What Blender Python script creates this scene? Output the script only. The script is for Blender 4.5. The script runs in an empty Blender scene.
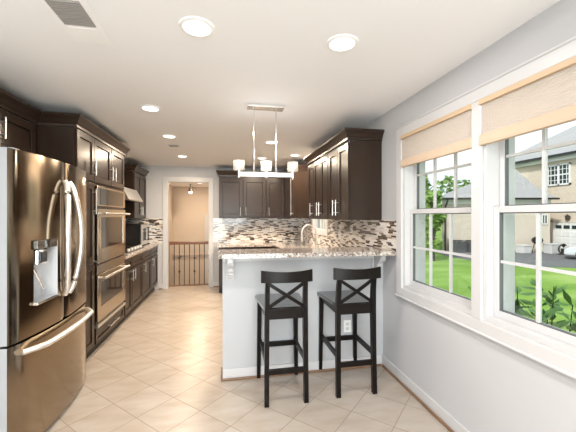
import bpy, bmesh, math, random
from mathutils import Vector, Matrix
random.seed(7)
S = bpy.context.scene
COL = S.collection

# ------------------------------------------------------------------ camera, world, sun, exposure
cam_d = bpy.data.cameras.new('camera')
cam_d.sensor_width = 36.0
cam_d.lens = 20.0
cam_d.clip_end = 500
cam = bpy.data.objects.new('camera', cam_d)
COL.objects.link(cam)
cam.location = (0, 0, 1.45)
cam.rotation_euler = (math.pi / 2, 0, -math.atan(62 / 320))
S.camera = cam

W = bpy.data.worlds.new('sky')
S.world = W
W.use_nodes = True
wn, wl = W.node_tree.nodes, W.node_tree.links
wn.clear()
w_out = wn.new('ShaderNodeOutputWorld')
w_bg = wn.new('ShaderNodeBackground')
w_tc = wn.new('ShaderNodeTexCoord')
w_ns = wn.new('ShaderNodeTexNoise')
w_ns.inputs['Scale'].default_value = 2.2
w_ns.inputs['Detail'].default_value = 6
w_rp = wn.new('ShaderNodeValToRGB')
w_rp.color_ramp.elements[0].position = 0.38
w_rp.color_ramp.elements[0].color = (0.74, 0.85, 0.95, 1)
w_rp.color_ramp.elements[1].position = 0.62
w_rp.color_ramp.elements[1].color = (0.95, 0.97, 1.0, 1)
wl.new(w_tc.outputs['Generated'], w_ns.inputs['Vector'])
wl.new(w_ns.outputs['Fac'], w_rp.inputs['Fac'])
wl.new(w_rp.outputs['Color'], w_bg.inputs['Color'])
w_bg.inputs['Strength'].default_value = 1.1
wl.new(w_bg.outputs[0], w_out.inputs['Surface'])

sun_d = bpy.data.lights.new('sun', 'SUN')
sun_d.energy = 2.9
sun_d.angle = math.radians(3)
sun_d.color = (1.0, 0.95, 0.86)
sun = bpy.data.objects.new('sun', sun_d)
COL.objects.link(sun)
sun.rotation_euler = Vector((0.62, 0.42, -0.66)).to_track_quat('-Z', 'Y').to_euler()

# added fill lamp outside the rear opening, standing in for daylight
fill_d = bpy.data.lights.new('rear_fill_light', 'AREA')
fill_d.shape = 'RECTANGLE'
fill_d.size, fill_d.size_y = 2.25, 1.95
fill_d.energy = 150.0
fill_d.color = (0.93, 0.965, 1.0)
fill = bpy.data.objects.new('rear_fill_light', fill_d)
COL.objects.link(fill)
fill.location = (-0.15, -2.80, 1.14)
fill.rotation_euler = (math.pi / 2, 0, 0)

CAN_POWER = 13.0
CAN_COLOR = (1.0, 0.97, 0.94)        # near the camera, where the daylight mixes in
CAN_WARM = (1.0, 0.82, 0.62)         # warmer tint for the cans deeper in the kitchen
S.view_settings.view_transform = 'Standard'
S.view_settings.look = 'None'
S.view_settings.exposure = 0.42
S.view_settings.gamma = 1.0
S.view_settings.use_curve_mapping = False
S.cycles.max_bounces = 10
S.cycles.diffuse_bounces = 6
S.cycles.glossy_bounces = 4
S.cycles.transparent_max_bounces = 12
S.cycles.sample_clamp_indirect = 6.0
S.cycles.caustics_reflective = False
S.cycles.caustics_refractive = False

# ------------------------------------------------------------------ materials
def sock(n, name, v):
    if name in n.inputs:
        n.inputs[name].default_value = v

class NT:
    """small node-tree writer"""
    def __init__(s, name):
        s.m = bpy.data.materials.new(name)
        s.m.use_nodes = True
        s.t = s.m.node_tree
        s.t.nodes.clear()
        s.out = s.t.nodes.new('ShaderNodeOutputMaterial')
    def n(s, typ, **kw):
        x = s.t.nodes.new(typ)
        for k, v in kw.items():
            setattr(x, k, v)
        return x
    def link(s, a, b):
        s.t.links.new(a, b)
    def math(s, op, a, b=None):
        x = s.n('ShaderNodeMath', operation=op)
        for i, v in enumerate((a, b)):
            if v is None: continue
            if isinstance(v, (int, float)): x.inputs[i].default_value = v
            else: s.link(v, x.inputs[i])
        return x.outputs[0]
    def mix(s, fac, a, b, blend='MIX'):
        x = s.n('ShaderNodeMix', data_type='RGBA', blend_type=blend)
        for i, v in ((0, fac), (6, a), (7, b)):
            if isinstance(v, (int, float)): x.inputs[i].default_value = v
            elif isinstance(v, tuple): x.inputs[i].default_value = (*v[:3], 1)
            else: s.link(v, x.inputs[i])
        return x.outputs[2]
    def ramp(s, fac, stops, interp='LINEAR'):
        x = s.n('ShaderNodeValToRGB')
        x.color_ramp.interpolation = interp
        e = x.color_ramp.elements
        while len(e) < len(stops): e.new(0.5)
        for el, (p, c) in zip(e, stops):
            el.position = p
            el.color = (*c, 1)
        s.link(fac, x.inputs[0])
        return x.outputs[0]
    def bsdf(s, color=(.8, .8, .8), rough=.5, metal=0., spec=.5, coat=0., aniso=0.):
        b = s.n('ShaderNodeBsdfPrincipled')
        if isinstance(color, tuple): b.inputs['Base Color'].default_value = (*color, 1)
        else: s.link(color, b.inputs['Base Color'])
        if isinstance(rough, (int, float)): b.inputs['Roughness'].default_value = rough
        else: s.link(rough, b.inputs['Roughness'])
        sock(b, 'Metallic', metal); sock(b, 'Specular IOR Level', spec); sock(b, 'Coat Weight', coat)
        sock(b, 'Coat Roughness', .12); sock(b, 'Anisotropic', aniso)
        s.link(b.outputs[0], s.out.inputs[0])
        return b
    def obj(s): return s.n('ShaderNodeTexCoord').outputs['Object']
    def pos(s): return s.n('ShaderNodeNewGeometry').outputs['Position']
    def noise(s, scale, detail=3., vec=None, mapscale=None):
        x = s.n('ShaderNodeTexNoise')
        x.inputs['Scale'].default_value = scale
        x.inputs['Detail'].default_value = detail
        v = vec or s.obj()
        if mapscale:
            mp = s.n('ShaderNodeMapping')
            mp.inputs['Scale'].default_value = mapscale
            s.link(v, mp.inputs[0]); v = mp.outputs[0]
        s.link(v, x.inputs['Vector'])
        return x.outputs['Fac']

def plain(name, color, rough=.5, metal=0., var=.06, scale=6., spec=.5, coat=0., mapscale=None):
    t = NT(name)
    dark = tuple(c * (1 - var) for c in color)
    lite = tuple(min(1, c * (1 + var)) for c in color)
    c = t.mix(t.noise(scale, mapscale=mapscale), dark, lite)
    t.bsdf(c, rough, metal, spec, coat)
    return t.m

M = {}
M['wall'] = plain('wall_paint', (.53, .53, .545), .6, var=.015, scale=2)
M['ceil'] = plain('ceiling_paint', (.90, .895, .90), .7, var=.01, scale=2)
M['hall'] = plain('hall_paint', (.62, .545, .47), .7, var=.02, scale=2)
M['white'] = plain('white_gloss_paint', (.59, .585, .59), .35, var=.01)
M['white_wall'] = plain('half_wall_paint', (.465, .474, .488), .5, var=.01)
M['plastic'] = plain('white_plastic', (.86, .85, .82), .4, var=.01)
M['shoe'] = plain('brown_wood_trim', (.22, .12, .065), .4, var=.2, scale=20)
M['rail_wood'] = plain('reddish_handrail_wood', (.17, .06, .022), .35, var=.2, scale=15)
M['iron'] = plain('dark_iron', (.05, .04, .035), .5)
M['black'] = plain('black_enamel', (.012, .012, .013), .25, var=.1)
M['glass_black'] = plain('black_glass', (.010, .009, .009), .05, var=.1, coat=.3)
M['rubber'] = plain('black_rubber', (.02, .02, .02), .8)
M['fitting_white'] = plain('white_ceiling_fitting', (.93, .925, .92), .6, var=.01)
M['handle_steel'] = plain('satin_steel_handle', (.86, .84, .81), .42, 1., var=.02)
M['pane_edge'] = plain('dark_pane_edge', (.12, .125, .13), .6)
M['vent_grey'] = plain('vent_grey_metal', (.34, .32, .30), .6)  # plain grey for the vent louvres and grille
M['chrome'] = plain('chrome', (.86, .86, .87), .12, 1., var=.02)
M['nickel'] = plain('brushed_nickel', (.80, .77, .74), .28, 1., var=.03, scale=40)
M['grey_side'] = plain('grey_painted_steel', (.36, .37, .385), .45, var=.02)
M['grey_light'] = plain('pale_grey_plastic', (.60, .61, .62), .35, var=.02)
M['mirror_dark'] = plain('dark_display_glass', (.03, .025, .02), .06, coat=.4)

def steel(name, color, rough, aniso=0.):
    t = NT(name)
    n = t.noise(30., 3., mapscale=(30, 30, .35))
    c = t.mix(n, tuple(x * .94 for x in color), tuple(min(1, x * 1.05) for x in color))
    r = t.math('ADD', t.math('MULTIPLY', n, .10), rough - .05)
    b = t.bsdf(c, r, 1.0, aniso=aniso)
    if aniso:
        tg = t.n('ShaderNodeTangent', direction_type='RADIAL', axis='Z')
        t.link(tg.outputs[0], b.inputs['Tangent'])
        b.inputs['Anisotropic Rotation'].default_value = .25
    return t.m
M['steel'] = steel('brushed_stainless', (.54, .46, .36), .14)
M['fridge_steel'] = steel('smoky_stainless', (.31, .245, .175), .13, .6)
M['steel_lite'] = steel('bright_stainless', (.74, .71, .67), .34)

def wood(name, a, b, rough=.3, coat=.25, spec=.5):
    t = NT(name)
    n = t.noise(9., 5., mapscale=(7, 7, .6))
    n2 = t.noise(2.2, 2.)
    c = t.mix(n, a, b)
    c = t.mix(t.math('MULTIPLY', n2, .35), c, tuple(x * .6 for x in a))
    t.bsdf(c, rough, 0., spec, coat)
    return t.m
M['espresso'] = wood('espresso_wood', (.019, .0105, .007), (.040, .0225, .013), .29, 0, .36)
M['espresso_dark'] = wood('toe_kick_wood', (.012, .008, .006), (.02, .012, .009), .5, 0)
M['stool'] = wood('black_brown_lacquer', (.007, .005, .004), (.012, .009, .008), .30, 0, .14)
M['seat'] = wood('polished_black_brown_seat', (.012, .011, .011), (.020, .017, .017), .10, 1., 1.)

def granite():
    t = NT('speckled_granite')
    o = t.obj()
    v = t.n('ShaderNodeTexVoronoi')
    v.inputs['Scale'].default_value = 95
    t.link(o, v.inputs['Vector'])
    sep = t.n('ShaderNodeSeparateColor')
    t.link(v.outputs['Color'], sep.inputs[0])
    c = t.ramp(sep.outputs[0], [(0, (.02, .018, .018)), (.16, (.12, .09, .08)), (.27, (.36, .28, .23)), (.45, (.56, .50, .46)), (.66, (.70, .66, .63)), (.86, (.40, .36, .34))], 'CONSTANT')
    n = t.noise(7., 4.)
    c = t.mix(t.math('MULTIPLY', n, .38), c, (.44, .35, .28))
    t.bsdf(c, .12, 0, .5, .3)
    return t.m
M['granite'] = granite()

def mosaic():
    t = NT('linear_glass_mosaic')
    sp = t.n('ShaderNodeSeparateXYZ')
    t.link(t.pos(), sp.inputs[0])
    h = t.math('ADD', sp.outputs[0], sp.outputs[1])
    rz = t.math('DIVIDE', sp.outputs[2], .0165)
    row = t.math('FLOOR', rz)
    wn1 = t.n('ShaderNodeTexWhiteNoise', noise_dimensions='1D')
    t.link(row, wn1.inputs['W'])
    hx = t.math('ADD', t.math('DIVIDE', h, .095), t.math('MULTIPLY', wn1.outputs['Value'], 7.3))
    cell = t.math('FLOOR', hx)
    cb = t.n('ShaderNodeCombineXYZ')
    t.link(row, cb.inputs[0]); t.link(cell, cb.inputs[1])
    wn2 = t.n('ShaderNodeTexWhiteNoise', noise_dimensions='2D')
    t.link(cb.outputs[0], wn2.inputs['Vector'])
    c = t.ramp(wn2.outputs['Value'], [(0, (.76, .74, .71)), (.36, (.60, .54, .48)), (.54, (.70, .68, .66)), (.64, (.33, .25, .19)), (.70, (.018, .011, .009))], 'CONSTANT')
    fz = t.math('FRACT', rz); fx = t.math('FRACT', hx)
    g1 = t.math('LESS_THAN', fz, .09); g2 = t.math('LESS_THAN', fx, .03)
    g = t.math('MAXIMUM', g1, g2)
    c = t.mix(g, c, (.55, .50, .46))
    t.bsdf(c, t.math('ADD', .14, t.math('MULTIPLY', g, .5)), 0, .5, .3)
    return t.m
M['mosaic'] = mosaic()

def tiles():
    t = NT('diagonal_cream_tile')
    sp = t.n('ShaderNodeSeparateXYZ')
    pos = t.pos()
    t.link(pos, sp.inputs[0])
    k, P = .70710678, .3125
    u = t.math('DIVIDE', t.math('SUBTRACT', t.math('MULTIPLY', t.math('ADD', sp.outputs[0], sp.outputs[1]), k), .045), P)
    v = t.math('DIVIDE', t.math('SUBTRACT', t.math('MULTIPLY', t.math('SUBTRACT', sp.outputs[1], sp.outputs[0]), k), .002), P)
    def edge(x):
        f = t.math('FRACT', x)
        return t.math('MINIMUM', f, t.math('SUBTRACT', 1., f))
    g = t.math('LESS_THAN', t.math('MINIMUM', edge(u), edge(v)), .0085)
    cb = t.n('ShaderNodeCombineXYZ')
    t.link(t.math('FLOOR', u), cb.inputs[0]); t.link(t.math('FLOOR', v), cb.inputs[1])
    wn_ = t.n('ShaderNodeTexWhiteNoise', noise_dimensions='2D')
    t.link(cb.outputs[0], wn_.inputs['Vector'])
    # veins, shifted per tile
    add = t.n('ShaderNodeVectorMath', operation='MULTIPLY_ADD')
    t.link(wn_.outputs['Color'], add.inputs[0]); add.inputs[1].default_value = (9, 9, 9); t.link(pos, add.inputs[2])
    n = t.noise(3.2, 6., vec=add.outputs[0], mapscale=(1, 2.6, 1))
    c = t.ramp(n, [(.3, (.38, .31, .25)), (.5, (.445, .385, .33)), (.7, (.49, .445, .395))])
    c = t.mix(t.math('MULTIPLY', wn_.outputs['Value'], .35), c, (.39, .315, .245))
    c = t.mix(g, c, (.30, .23, .17))
    t.bsdf(c, t.math('ADD', .28, t.math('MULTIPLY', g, .4)), 0, .4)
    return t.m
M['tile'] = tiles()

def emit(name, color, strength):
    t = NT(name)
    e = t.n('ShaderNodeEmission')
    e.inputs[0].default_value = (*color, 1)
    e.inputs[1].default_value = strength
    t.link(e.outputs[0], t.out.inputs[0])
    return t.m
M['lens'] = emit('lit_downlight_lens', (1, .96, .90), 2.6)
M['bulb'] = emit('lit_bulb', (1, .93, .82), 4.0)

def thin_glass(name, tint=(1, 1, 1), boost=1.0):
    t = NT(name)
    f = t.n('ShaderNodeFresnel')
    bk = t.n('ShaderNodeNewGeometry').outputs['Backfacing']      # same reflectance on the way in and out of the sheet
    t.link(t.math('SUBTRACT', 1.45, t.math('MULTIPLY', bk, 1.45 - 1 / 1.45)), f.inputs[0])
    tr = t.n('ShaderNodeBsdfTransparent'); tr.inputs[0].default_value = (*tint, 1)
    gl = t.n('ShaderNodeBsdfGlossy'); gl.inputs['Roughness'].default_value = .02
    mx = t.n('ShaderNodeMixShader')
    t.link(t.math('MULTIPLY', f.outputs[0], boost), mx.inputs[0])
    t.link(tr.outputs[0], mx.inputs[1]); t.link(gl.outputs[0], mx.inputs[2])
    t.link(mx.outputs[0], t.out.inputs[0])
    return t.m
M['pane'] = thin_glass('window_glass', (.97, .99, .98))

def frosted():
    t = NT('etched_glass_shade')
    tr = t.n('ShaderNodeBsdfTranslucent'); tr.inputs[0].default_value = (.95, .93, .88, 1)
    tp = t.n('ShaderNodeBsdfTransparent'); tp.inputs[0].default_value = (.95, .95, .93, 1)
    gl = t.n('ShaderNodeBsdfGlossy'); gl.inputs['Roughness'].default_value = .1
    m1 = t.n('ShaderNodeMixShader'); m1.inputs[0].default_value = .45
    t.link(tr.outputs[0], m1.inputs[1]); t.link(tp.outputs[0], m1.inputs[2])
    m2 = t.n('ShaderNodeMixShader'); m2.inputs[0].default_value = .15
    t.link(m1.outputs[0], m2.inputs[1]); t.link(gl.outputs[0], m2.inputs[2])
    t.link(m2.outputs[0], t.out.inputs[0])
    return t.m
M['frost'] = frosted()

def fabric(name, col, trans):
    t = NT(name)
    n = t.noise(60., 2., mapscale=(1, 1, 6))
    c = t.mix(n, tuple(x * .97 for x in col), col)
    d = t.n('ShaderNodeBsdfDiffuse'); t.link(c, d.inputs[0])
    tr = t.n('ShaderNodeBsdfTranslucent'); t.link(c, tr.inputs[0])
    mx = t.n('ShaderNodeMixShader'); mx.inputs[0].default_value = trans
    t.link(d.outputs[0], mx.inputs[1]); t.link(tr.outputs[0], mx.inputs[2])
    t.link(mx.outputs[0], t.out.inputs[0])
    return t.m
M['shade'] = fabric('pleated_shade_fabric', (.84, .76, .70), .5)
M['shade_band'] = fabric('shade_bottom_stack_fabric', (.80, .64, .49), .3)
M['shade_rail'] = plain('tan_head_rail', (.58, .42, .27), .5)

def leafy(name, a, b):
    t = NT(name)
    c = t.mix(t.noise(3., 3.), a, b)
    d = t.bsdf(c, .55, 0, .3)
    return t.m
M['leaf_tree'] = leafy('tree_leaves', (.12, .24, .05), (.32, .48, .14))
M['leaf_far'] = leafy('far_tree_leaves', (.14, .24, .08), (.28, .40, .14))
M['leaf_bush'] = leafy('bush_leaves', (.07, .18, .04), (.20, .38, .10))
M['bark'] = plain('bark', (.06, .045, .035), .9, var=.3)

def lawn_mat():
    t = NT('lawn_grass')
    p = t.pos()
    a = t.noise(.5, 3., vec=p, mapscale=(.5, 1.4, 1))
    b = t.noise(14., 4., vec=p)
    c = t.ramp(a, [(.35, (.15, .27, .05)), (.52, (.22, .36, .075)), (.68, (.34, .47, .15))])
    c = t.mix(t.math('MULTIPLY', b, .5), c, (.12, .21, .04))
    t.bsdf(c, .9, 0, .1)
    return t.m
M['lawn'] = lawn_mat()
M['asphalt'] = plain('asphalt', (.13, .135, .145), .8, var=.25, scale=3)
M['soil'] = plain('garden_soil', (.14, .10, .065), .95, var=.4, scale=12)

def brick_mat(name, c1, c2, mortar, scale=4.5):
    t = NT(name)
    sp = t.n('ShaderNodeSeparateXYZ'); t.link(t.pos(), sp.inputs[0])
    cb = t.n('ShaderNodeCombineXYZ')
    t.link(t.math('ADD', sp.outputs[0], sp.outputs[1]), cb.inputs[0]); t.link(sp.outputs[2], cb.inputs[1])
    b = t.n('ShaderNodeTexBrick')
    b.inputs['Scale'].default_value = scale
    b.inputs['Color1'].default_value = (*c1, 1); b.inputs['Color2'].default_value = (*c2, 1); b.inputs['Mortar'].default_value = (*mortar, 1)
    b.inputs['Mortar Size'].default_value = .012
    t.link(cb.outputs[0], b.inputs['Vector'])
    t.bsdf(b.outputs[0], .85, 0, .2)
    return t.m
M['brick'] = brick_mat('beige_brick', (.66, .57, .48), (.56, .48, .40), (.66, .59, .52))
M['siding'] = brick_mat('tan_siding', (.68, .61, .53), (.64, .57, .50), (.52, .46, .40), 3)
M['shingle'] = plain('grey_roof_shingle', (.33, .33, .345), .9, var=.25, scale=5, mapscale=(1, 1, 6))
M['garage_white'] = plain('garage_door_white', (.78, .79, .80), .5)
M['car_paint'] = plain('silver_car_paint', (.62, .65, .68), .2, .3, coat=.6)
M['dark_glass'] = plain('house_window_glass', (.03, .045, .05), .15, spec=.25)
M['ac_metal'] = plain('grey_ac_metal', (.12, .13, .14), .5)

# ------------------------------------------------------------------ mesh helpers
class MB:
    def __init__(s): s.b = bmesh.new()
    def box(s, x0, x1, y0, y1, z0, z1, bev=0., mat=None):
        x0, x1 = min(x0, x1), max(x0, x1); y0, y1 = min(y0, y1), max(y0, y1); z0, z1 = min(z0, z1), max(z0, z1)
        r = bmesh.ops.create_cube(s.b, size=1)
        vs = r['verts']
        for v in vs:
            v.co = Vector(((x0 + x1) / 2 + v.co.x * (x1 - x0), (y0 + y1) / 2 + v.co.y * (y1 - y0), (z0 + z1) / 2 + v.co.z * (z1 - z0)))
        if bev:
            es = list({e for v in vs for e in v.link_edges})
            bmesh.ops.bevel(s.b, geom=es, offset=bev, segments=2, affect='EDGES', profile=.5)
        return s
    def fbox(s, F, a0, a1, d0, d1, z0, z1, bev=0.):
        p, q = F(a0, d0, z0), F(a1, d1, z1)
        return s.box(p[0], q[0], p[1], q[1], p[2], q[2], bev)
    def cyl(s, p, q, r, seg=12, r2=None):
        p, q = Vector(p), Vector(q)
        d = q - p
        m = Matrix.Translation((p + q) / 2) @ d.to_track_quat('Z', 'Y').to_matrix().to_4x4()
        bmesh.ops.create_cone(s.b, cap_ends=True, segments=seg, radius1=r, radius2=r if r2 is None else r2, depth=d.length, matrix=m)
        return s
    def tube(s, pts, r, seg=10, flat=1.0, up=(0, 0, 1)):
        pts = [Vector(p) for p in pts]
        rings = []
        n = len(pts)
        for i, p in enumerate(pts):
            d = (pts[min(i + 1, n - 1)] - pts[max(i - 1, 0)]).normalized()
            u = Vector(up)
            if abs(d.dot(u)) > .95: u = Vector((0, 1, 0)) if abs(d.y) < .9 else Vector((1, 0, 0))
            a = d.cross(u).normalized(); b = d.cross(a).normalized()
            rr = r[i] if isinstance(r, (list, tuple)) else r
            rings.append([s.b.verts.new(p + a * math.cos(t) * rr + b * math.sin(t) * rr * flat) for t in [2 * math.pi * k / seg for k in range(seg)]])
        for i in range(n - 1):
            for k in range(seg):
                s.b.faces.new((rings[i][k], rings[i][(k + 1) % seg], rings[i + 1][(k + 1) % seg], rings[i + 1][k]))
        s.b.faces.new(rings[0]); s.b.faces.new(rings[-1])
        return s
    def lathe(s, prof, c=(0, 0, 0), seg=24):
        rings = []
        for r, z in prof:
            rings.append([s.b.verts.new((c[0] + r * math.cos(2 * math.pi * k / seg), c[1] + r * math.sin(2 * math.pi * k / seg), c[2] + z)) for k in range(seg)])
        for i in range(len(rings) - 1):
            for k in range(seg):
                s.b.faces.new((rings[i][k], rings[i][(k + 1) % seg], rings[i + 1][(k + 1) % seg], rings[i + 1][k]))
        if prof[0][0] > 1e-4: s.b.faces.new(rings[0])
        if prof[-1][0] > 1e-4: s.b.faces.new(rings[-1])
        return s
    def loft(s, sections, caps=True):
        rings = [[s.b.verts.new(p) for p in sec] for sec in sections]
        n = len(rings[0])
        for i in range(len(rings) - 1):
            for k in range(n):
                s.b.faces.new((rings[i][k], rings[i][(k + 1) % n], rings[i + 1][(k + 1) % n], rings[i + 1][k]))
        if caps:
            s.b.faces.new(rings[0]); s.b.faces.new(rings[-1])
        return s
    def poly(s, pts): 
        s.b.faces.new([s.b.verts.new(p) for p in pts]); return s
    def sphere(s, c, r, sx=1, sy=1, sz=1, sub=2):
        bmesh.ops.create_icosphere(s.b, subdivisions=sub, radius=r, matrix=Matrix.Translation(c) @ Matrix.Diagonal((sx, sy, sz, 1)))
        return s
    def build(s, name, mat, parent=None, smooth=False, recalc=True):
        if recalc: bmesh.ops.recalc_face_normals(s.b, faces=s.b.faces[:])
        me = bpy.data.meshes.new(name)
        off = Vector((0, 0, 0)); p = parent
        while p is not None:
            off += p.location; p = p.parent
        for v in s.b.verts: v.co -= off
        s.b.to_mesh(me); s.b.free()
        me.materials.append(M[mat])
        if smooth:
            me.polygons.foreach_set('use_smooth', [True] * len(me.polygons))
            try: me.set_sharp_from_angle(angle=math.radians(35))
            except Exception: pass
        o = bpy.data.objects.new(name, me)
        COL.objects.link(o)
        if parent is not None: o.parent = parent
        return o

def tag(o, label, cat, group=None, kind=None):
    o['label'] = label; o['category'] = cat
    if group: o['group'] = group
    if kind: o['kind'] = kind
    return o
def thing(name, loc, label, cat, group=None):
    o = bpy.data.objects.new(name, None)
    o.empty_display_size = .1
    o.location = loc
    COL.objects.link(o)
    return tag(o, label, cat, group)
def struct(o, label=None, cat=None):
    o['kind'] = 'structure'
    if label: o['label'] = label
    if cat: o['category'] = cat
    return o
def copy_tree(o, parent=None):
    c = o.copy(); COL.objects.link(c)
    if parent is not None: c.parent = parent
    for ch in list(o.children): copy_tree(ch, c)
    return c

def FXp(x0): return lambda a, d, z: (x0 + d, a, z)     # a face looking towards +X
def FXn(x0): return lambda a, d, z: (x0 - d, a, z)     # a face looking towards -X
def FYn(y0): return lambda a, d, z: (a, y0 - d, z)     # a face looking towards -Y

def shaker(F, a0, a1, z0, z1, w=.06, t=.02):
    b = MB()
    b.fbox(F, a0, a0 + w, .001, t, z0, z1, .002).fbox(F, a1 - w, a1, .001, t, z0, z1, .002)
    b.fbox(F, a0 + w, a1 - w, .001, t, z0, z0 + w, .002).fbox(F, a0 + w, a1 - w, .001, t, z1 - w, z1, .002)
    g = .006
    b.fbox(F, a0 + w + g, a1 - w - g, .001, t - .010, z0 + w + g, z1 - w - g, .003)
    return b
def bar_handle(F, a, z0, z1, d0=.02, out=.035, r=.006, horiz=False, parent=None, mat='nickel', inset=.03):
    b = MB()
    if horiz:
        b.cyl(F(z0, d0 + out, a), F(z1, d0 + out, a), r)
        for k in (z0 + inset, z1 - inset): b.cyl(F(k, d0 - .002, a), F(k, d0 + out, a), r * .8)
    else:
        b.cyl(F(a, d0 + out, z0), F(a, d0 + out, z1), r)
        for k in (z0 + inset, z1 - inset): b.cyl(F(a, d0 - .002, k), F(a, d0 + out, k), r * .8)
    return b.build('handle', mat, parent, smooth=True)

def offset_path(path, o):
    """open polyline in XY, moved to its right by o with mitred corners"""
    out = []
    n = len(path)
    for i, p in enumerate(path):
        p = Vector(p)
        def nrm(a, b):
            d = (Vector(b) - Vector(a)).normalized()
            return Vector((d.y, -d.x))
        if i == 0: m = nrm(path[0], path[1]); k = 1
        elif i == n - 1: m = nrm(path[-2], path[-1]); k = 1
        else:
            n1, n2 = nrm(path[i - 1], path[i]), nrm(path[i], path[i + 1])
            m = (n1 + n2).normalized(); k = 1 / max(.2, m.dot(n1))
        out.append(p + m * o * k)
    return out
def moulding(path, prof):
    b = MB()
    secs = []
    cols = [offset_path(path, o) for o, z in prof]
    for i in range(len(path)):
        secs.append([(cols[j][i].x, cols[j][i].y, prof[j][1]) for j in range(len(prof))])
    return b.loft(secs)
def crown_prof(z0, z1, out=.055):
    h = z1 - z0
    return [(-.015, z0), (.008, z0), (.010, z0 + h * .22), (.018, z0 + h * .30), (out * .55, z0 + h * .55), (out * .9, z0 + h * .78), (out, z0 + h * .80), (out, z1), (-.015, z1)]

# ------------------------------------------------------------------ the setting
XL, XR, YB, YF, H = -1.94, 1.505, 6.71, -2.6, 2.44
b = MB().box(XL - .2, 1.70, YF - .2, 7.02, -.12, 0)
struct(b.build('floor', 'tile'), 'cream diagonal floor tiles', 'floor')
b = MB().box(XL - .2, 1.72, YF - .2, 11.5, H, H + .15)
struct(b.build('ceiling', 'ceil'), 'flat cream ceiling', 'ceiling')
b = MB().box(XL - .15, XL, YF - .2, YB + .12, 0, H)
struct(b.build('wall_left', 'wall'))
# right wall with its three openings
W1, W2 = (1.722, 2.523), (.845, 1.646)
Z0, Z1 = .83, 2.142
W3 = (4.66, 5.36, 1.215, 2.05)
b = MB()
xr1 = 1.70
b.box(XR, xr1, YF - .2, W2[0], -1.25, H).box(XR, xr1, W1[1], W3[0], -1.25, H).box(XR, xr1, W3[1], YB + .12, -1.25, H)
b.box(XR, xr1, W2[0], W1[1], -1.25, Z0).box(XR, xr1, W2[0], W1[1], Z1, H).box(XR, xr1, W2[1], W1[0], Z0, Z1)
b.box(XR, xr1, W3[0], W3[1], -1.25, W3[2]).box(XR, xr1, W3[0], W3[1], W3[3], H)
struct(b.build('wall_right', 'wall'))
# back wall with the doorway
DX0, DX1, DZ = -1.145, -.335, 2.147
b = MB().box(XL, DX0, YB, YB + .12, 0, H).box(DX1, XR, YB, YB + .12, 0, H).box(DX0, DX1, YB, YB + .12, DZ, H)
struct(b.build('wall_back', 'wall'))
# wall behind the camera, with an unseen opening added for daylight
b = MB().box(XL, -1.3, YF - .15, YF, 0, H).box(1.0, XR, YF - .15, YF, 0, H).box(-1.3, 1.0, YF - .15, YF, 2.15, H).box(-1.3, 1.0, YF - .15, YF, 0, .12)
struct(b.build('wall_front', 'wall'))
# half wall carrying the bar
b = MB().box(-.03, XR, 2.89, 3.01, 0, 1.094)
struct(b.build('wall_peninsula', 'white_wall'), 'white half wall under the granite bar top', 'half wall')

# baseboards and brown shoe mouldings
def base_run(name, x0, x1, y0, y1, ax):
    b = MB()
    b.box(x0, x1, y0, y1, 0.0, .095, .003)
    return struct(b.build(name, 'white'))
base_run('baseboard_right', XR - .014, XR, YF, 2.876, 'y')
base_run('baseboard_peninsula', -.03, XR - .015, 2.876, 2.89, 'x')
b = MB().box(XR - .032, XR - .014, YF, 2.858, 0, .02, .006)
struct(b.build('trim_1', 'shoe'), 'brown shoe moulding along the window wall', 'shoe moulding')
b = MB().box(-.045, XR - .032, 2.858, 2.876, 0, .02, .006).box(-.045, -.031, 2.876, 3.01, 0, .06, .003)
struct(b.build('trim_2', 'shoe'), 'brown shoe moulding along the half wall', 'shoe moulding')
b = MB().box(-1.30, -1.235, YB - .016, YB, 0, .095, .003).box(-.255, -.15, YB - .016, YB, 0, .095, .003)
struct(b.build('baseboard_back', 'white'))
b = MB().box(-1.31, -1.235, YB - .034, YB - .016, 0, .02, .005).box(-.255, -.15, YB - .034, YB - .016, 0, .02, .005)
struct(b.build('trim_3', 'shoe'))
b = MB().box(-.03, XR, 2.868, 2.89, 1.045, 1.093, .004)
struct(b.build('trim_4', 'white'), 'white trim board under the bar top', 'trim')

# cased opening to the stair hall
d1 = thing('door_1', (-.74, YB, 0), 'white cased doorway to the stair hall', 'doorway')
d1['kind'] = 'structure'
b = MB()
for x0, x1 in ((-1.23, DX0 + .004), (DX1 - .004, -.25)):
    b.box(x0, x1, YB - .018, YB, 0, 2.232, .004)
b.box(DX0 + .004, DX1 - .004, YB - .018, YB, DZ - .004, 2.232, .004)
b.build('casing', 'white', d1)
b = MB().box(DX0 - .001, DX0 + .014, YB - .01, YB + .13, 0, DZ).box(DX1 - .014, DX1 + .001, YB - .01, YB + .13, 0, DZ).box(DX0, DX1, YB - .01, YB + .13, DZ - .014, DZ + .001)
b.build('jamb', 'white', d1)

# stair hall beyond it
b = MB().box(-1.95, -1.75, 6.83, 11.5, -1.5, H)
struct(b.build('wall_hall_left', 'hall'))
b = MB().box(.25, .40, 6.83, 11.5, -1.5, H)
struct(b.build('wall_hall_right', 'hall'))
b = MB().box(-1.95, .4, 11.3, 11.5, -1.5, H)
struct(b.build('wall_hall_back', 'hall'))
b = MB().box(-1.95, .4, 7.02, 11.5, -1.6, -1.5)
struct(b.build('floor_hall', 'tile'))
d2 = thing('door_2', (-.4, 11.29, -1.5), 'white door casing low on the hall wall', 'door')
d2['kind'] = 'structure'
MB().box(-.72, -.60, 11.27, 11.30, -1.5, 1.50, .004).box(.12, .2, 11.27, 11.30, -1.5, 1.50, .004).box(-.6, .12, 11.27, 11.3, 1.42, 1.5, .004).build('casing', 'white', d2)
MB().box(-.6, .12, 11.285, 11.30, -1.5, 1.42).build('leaf', 'white', d2)

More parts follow.
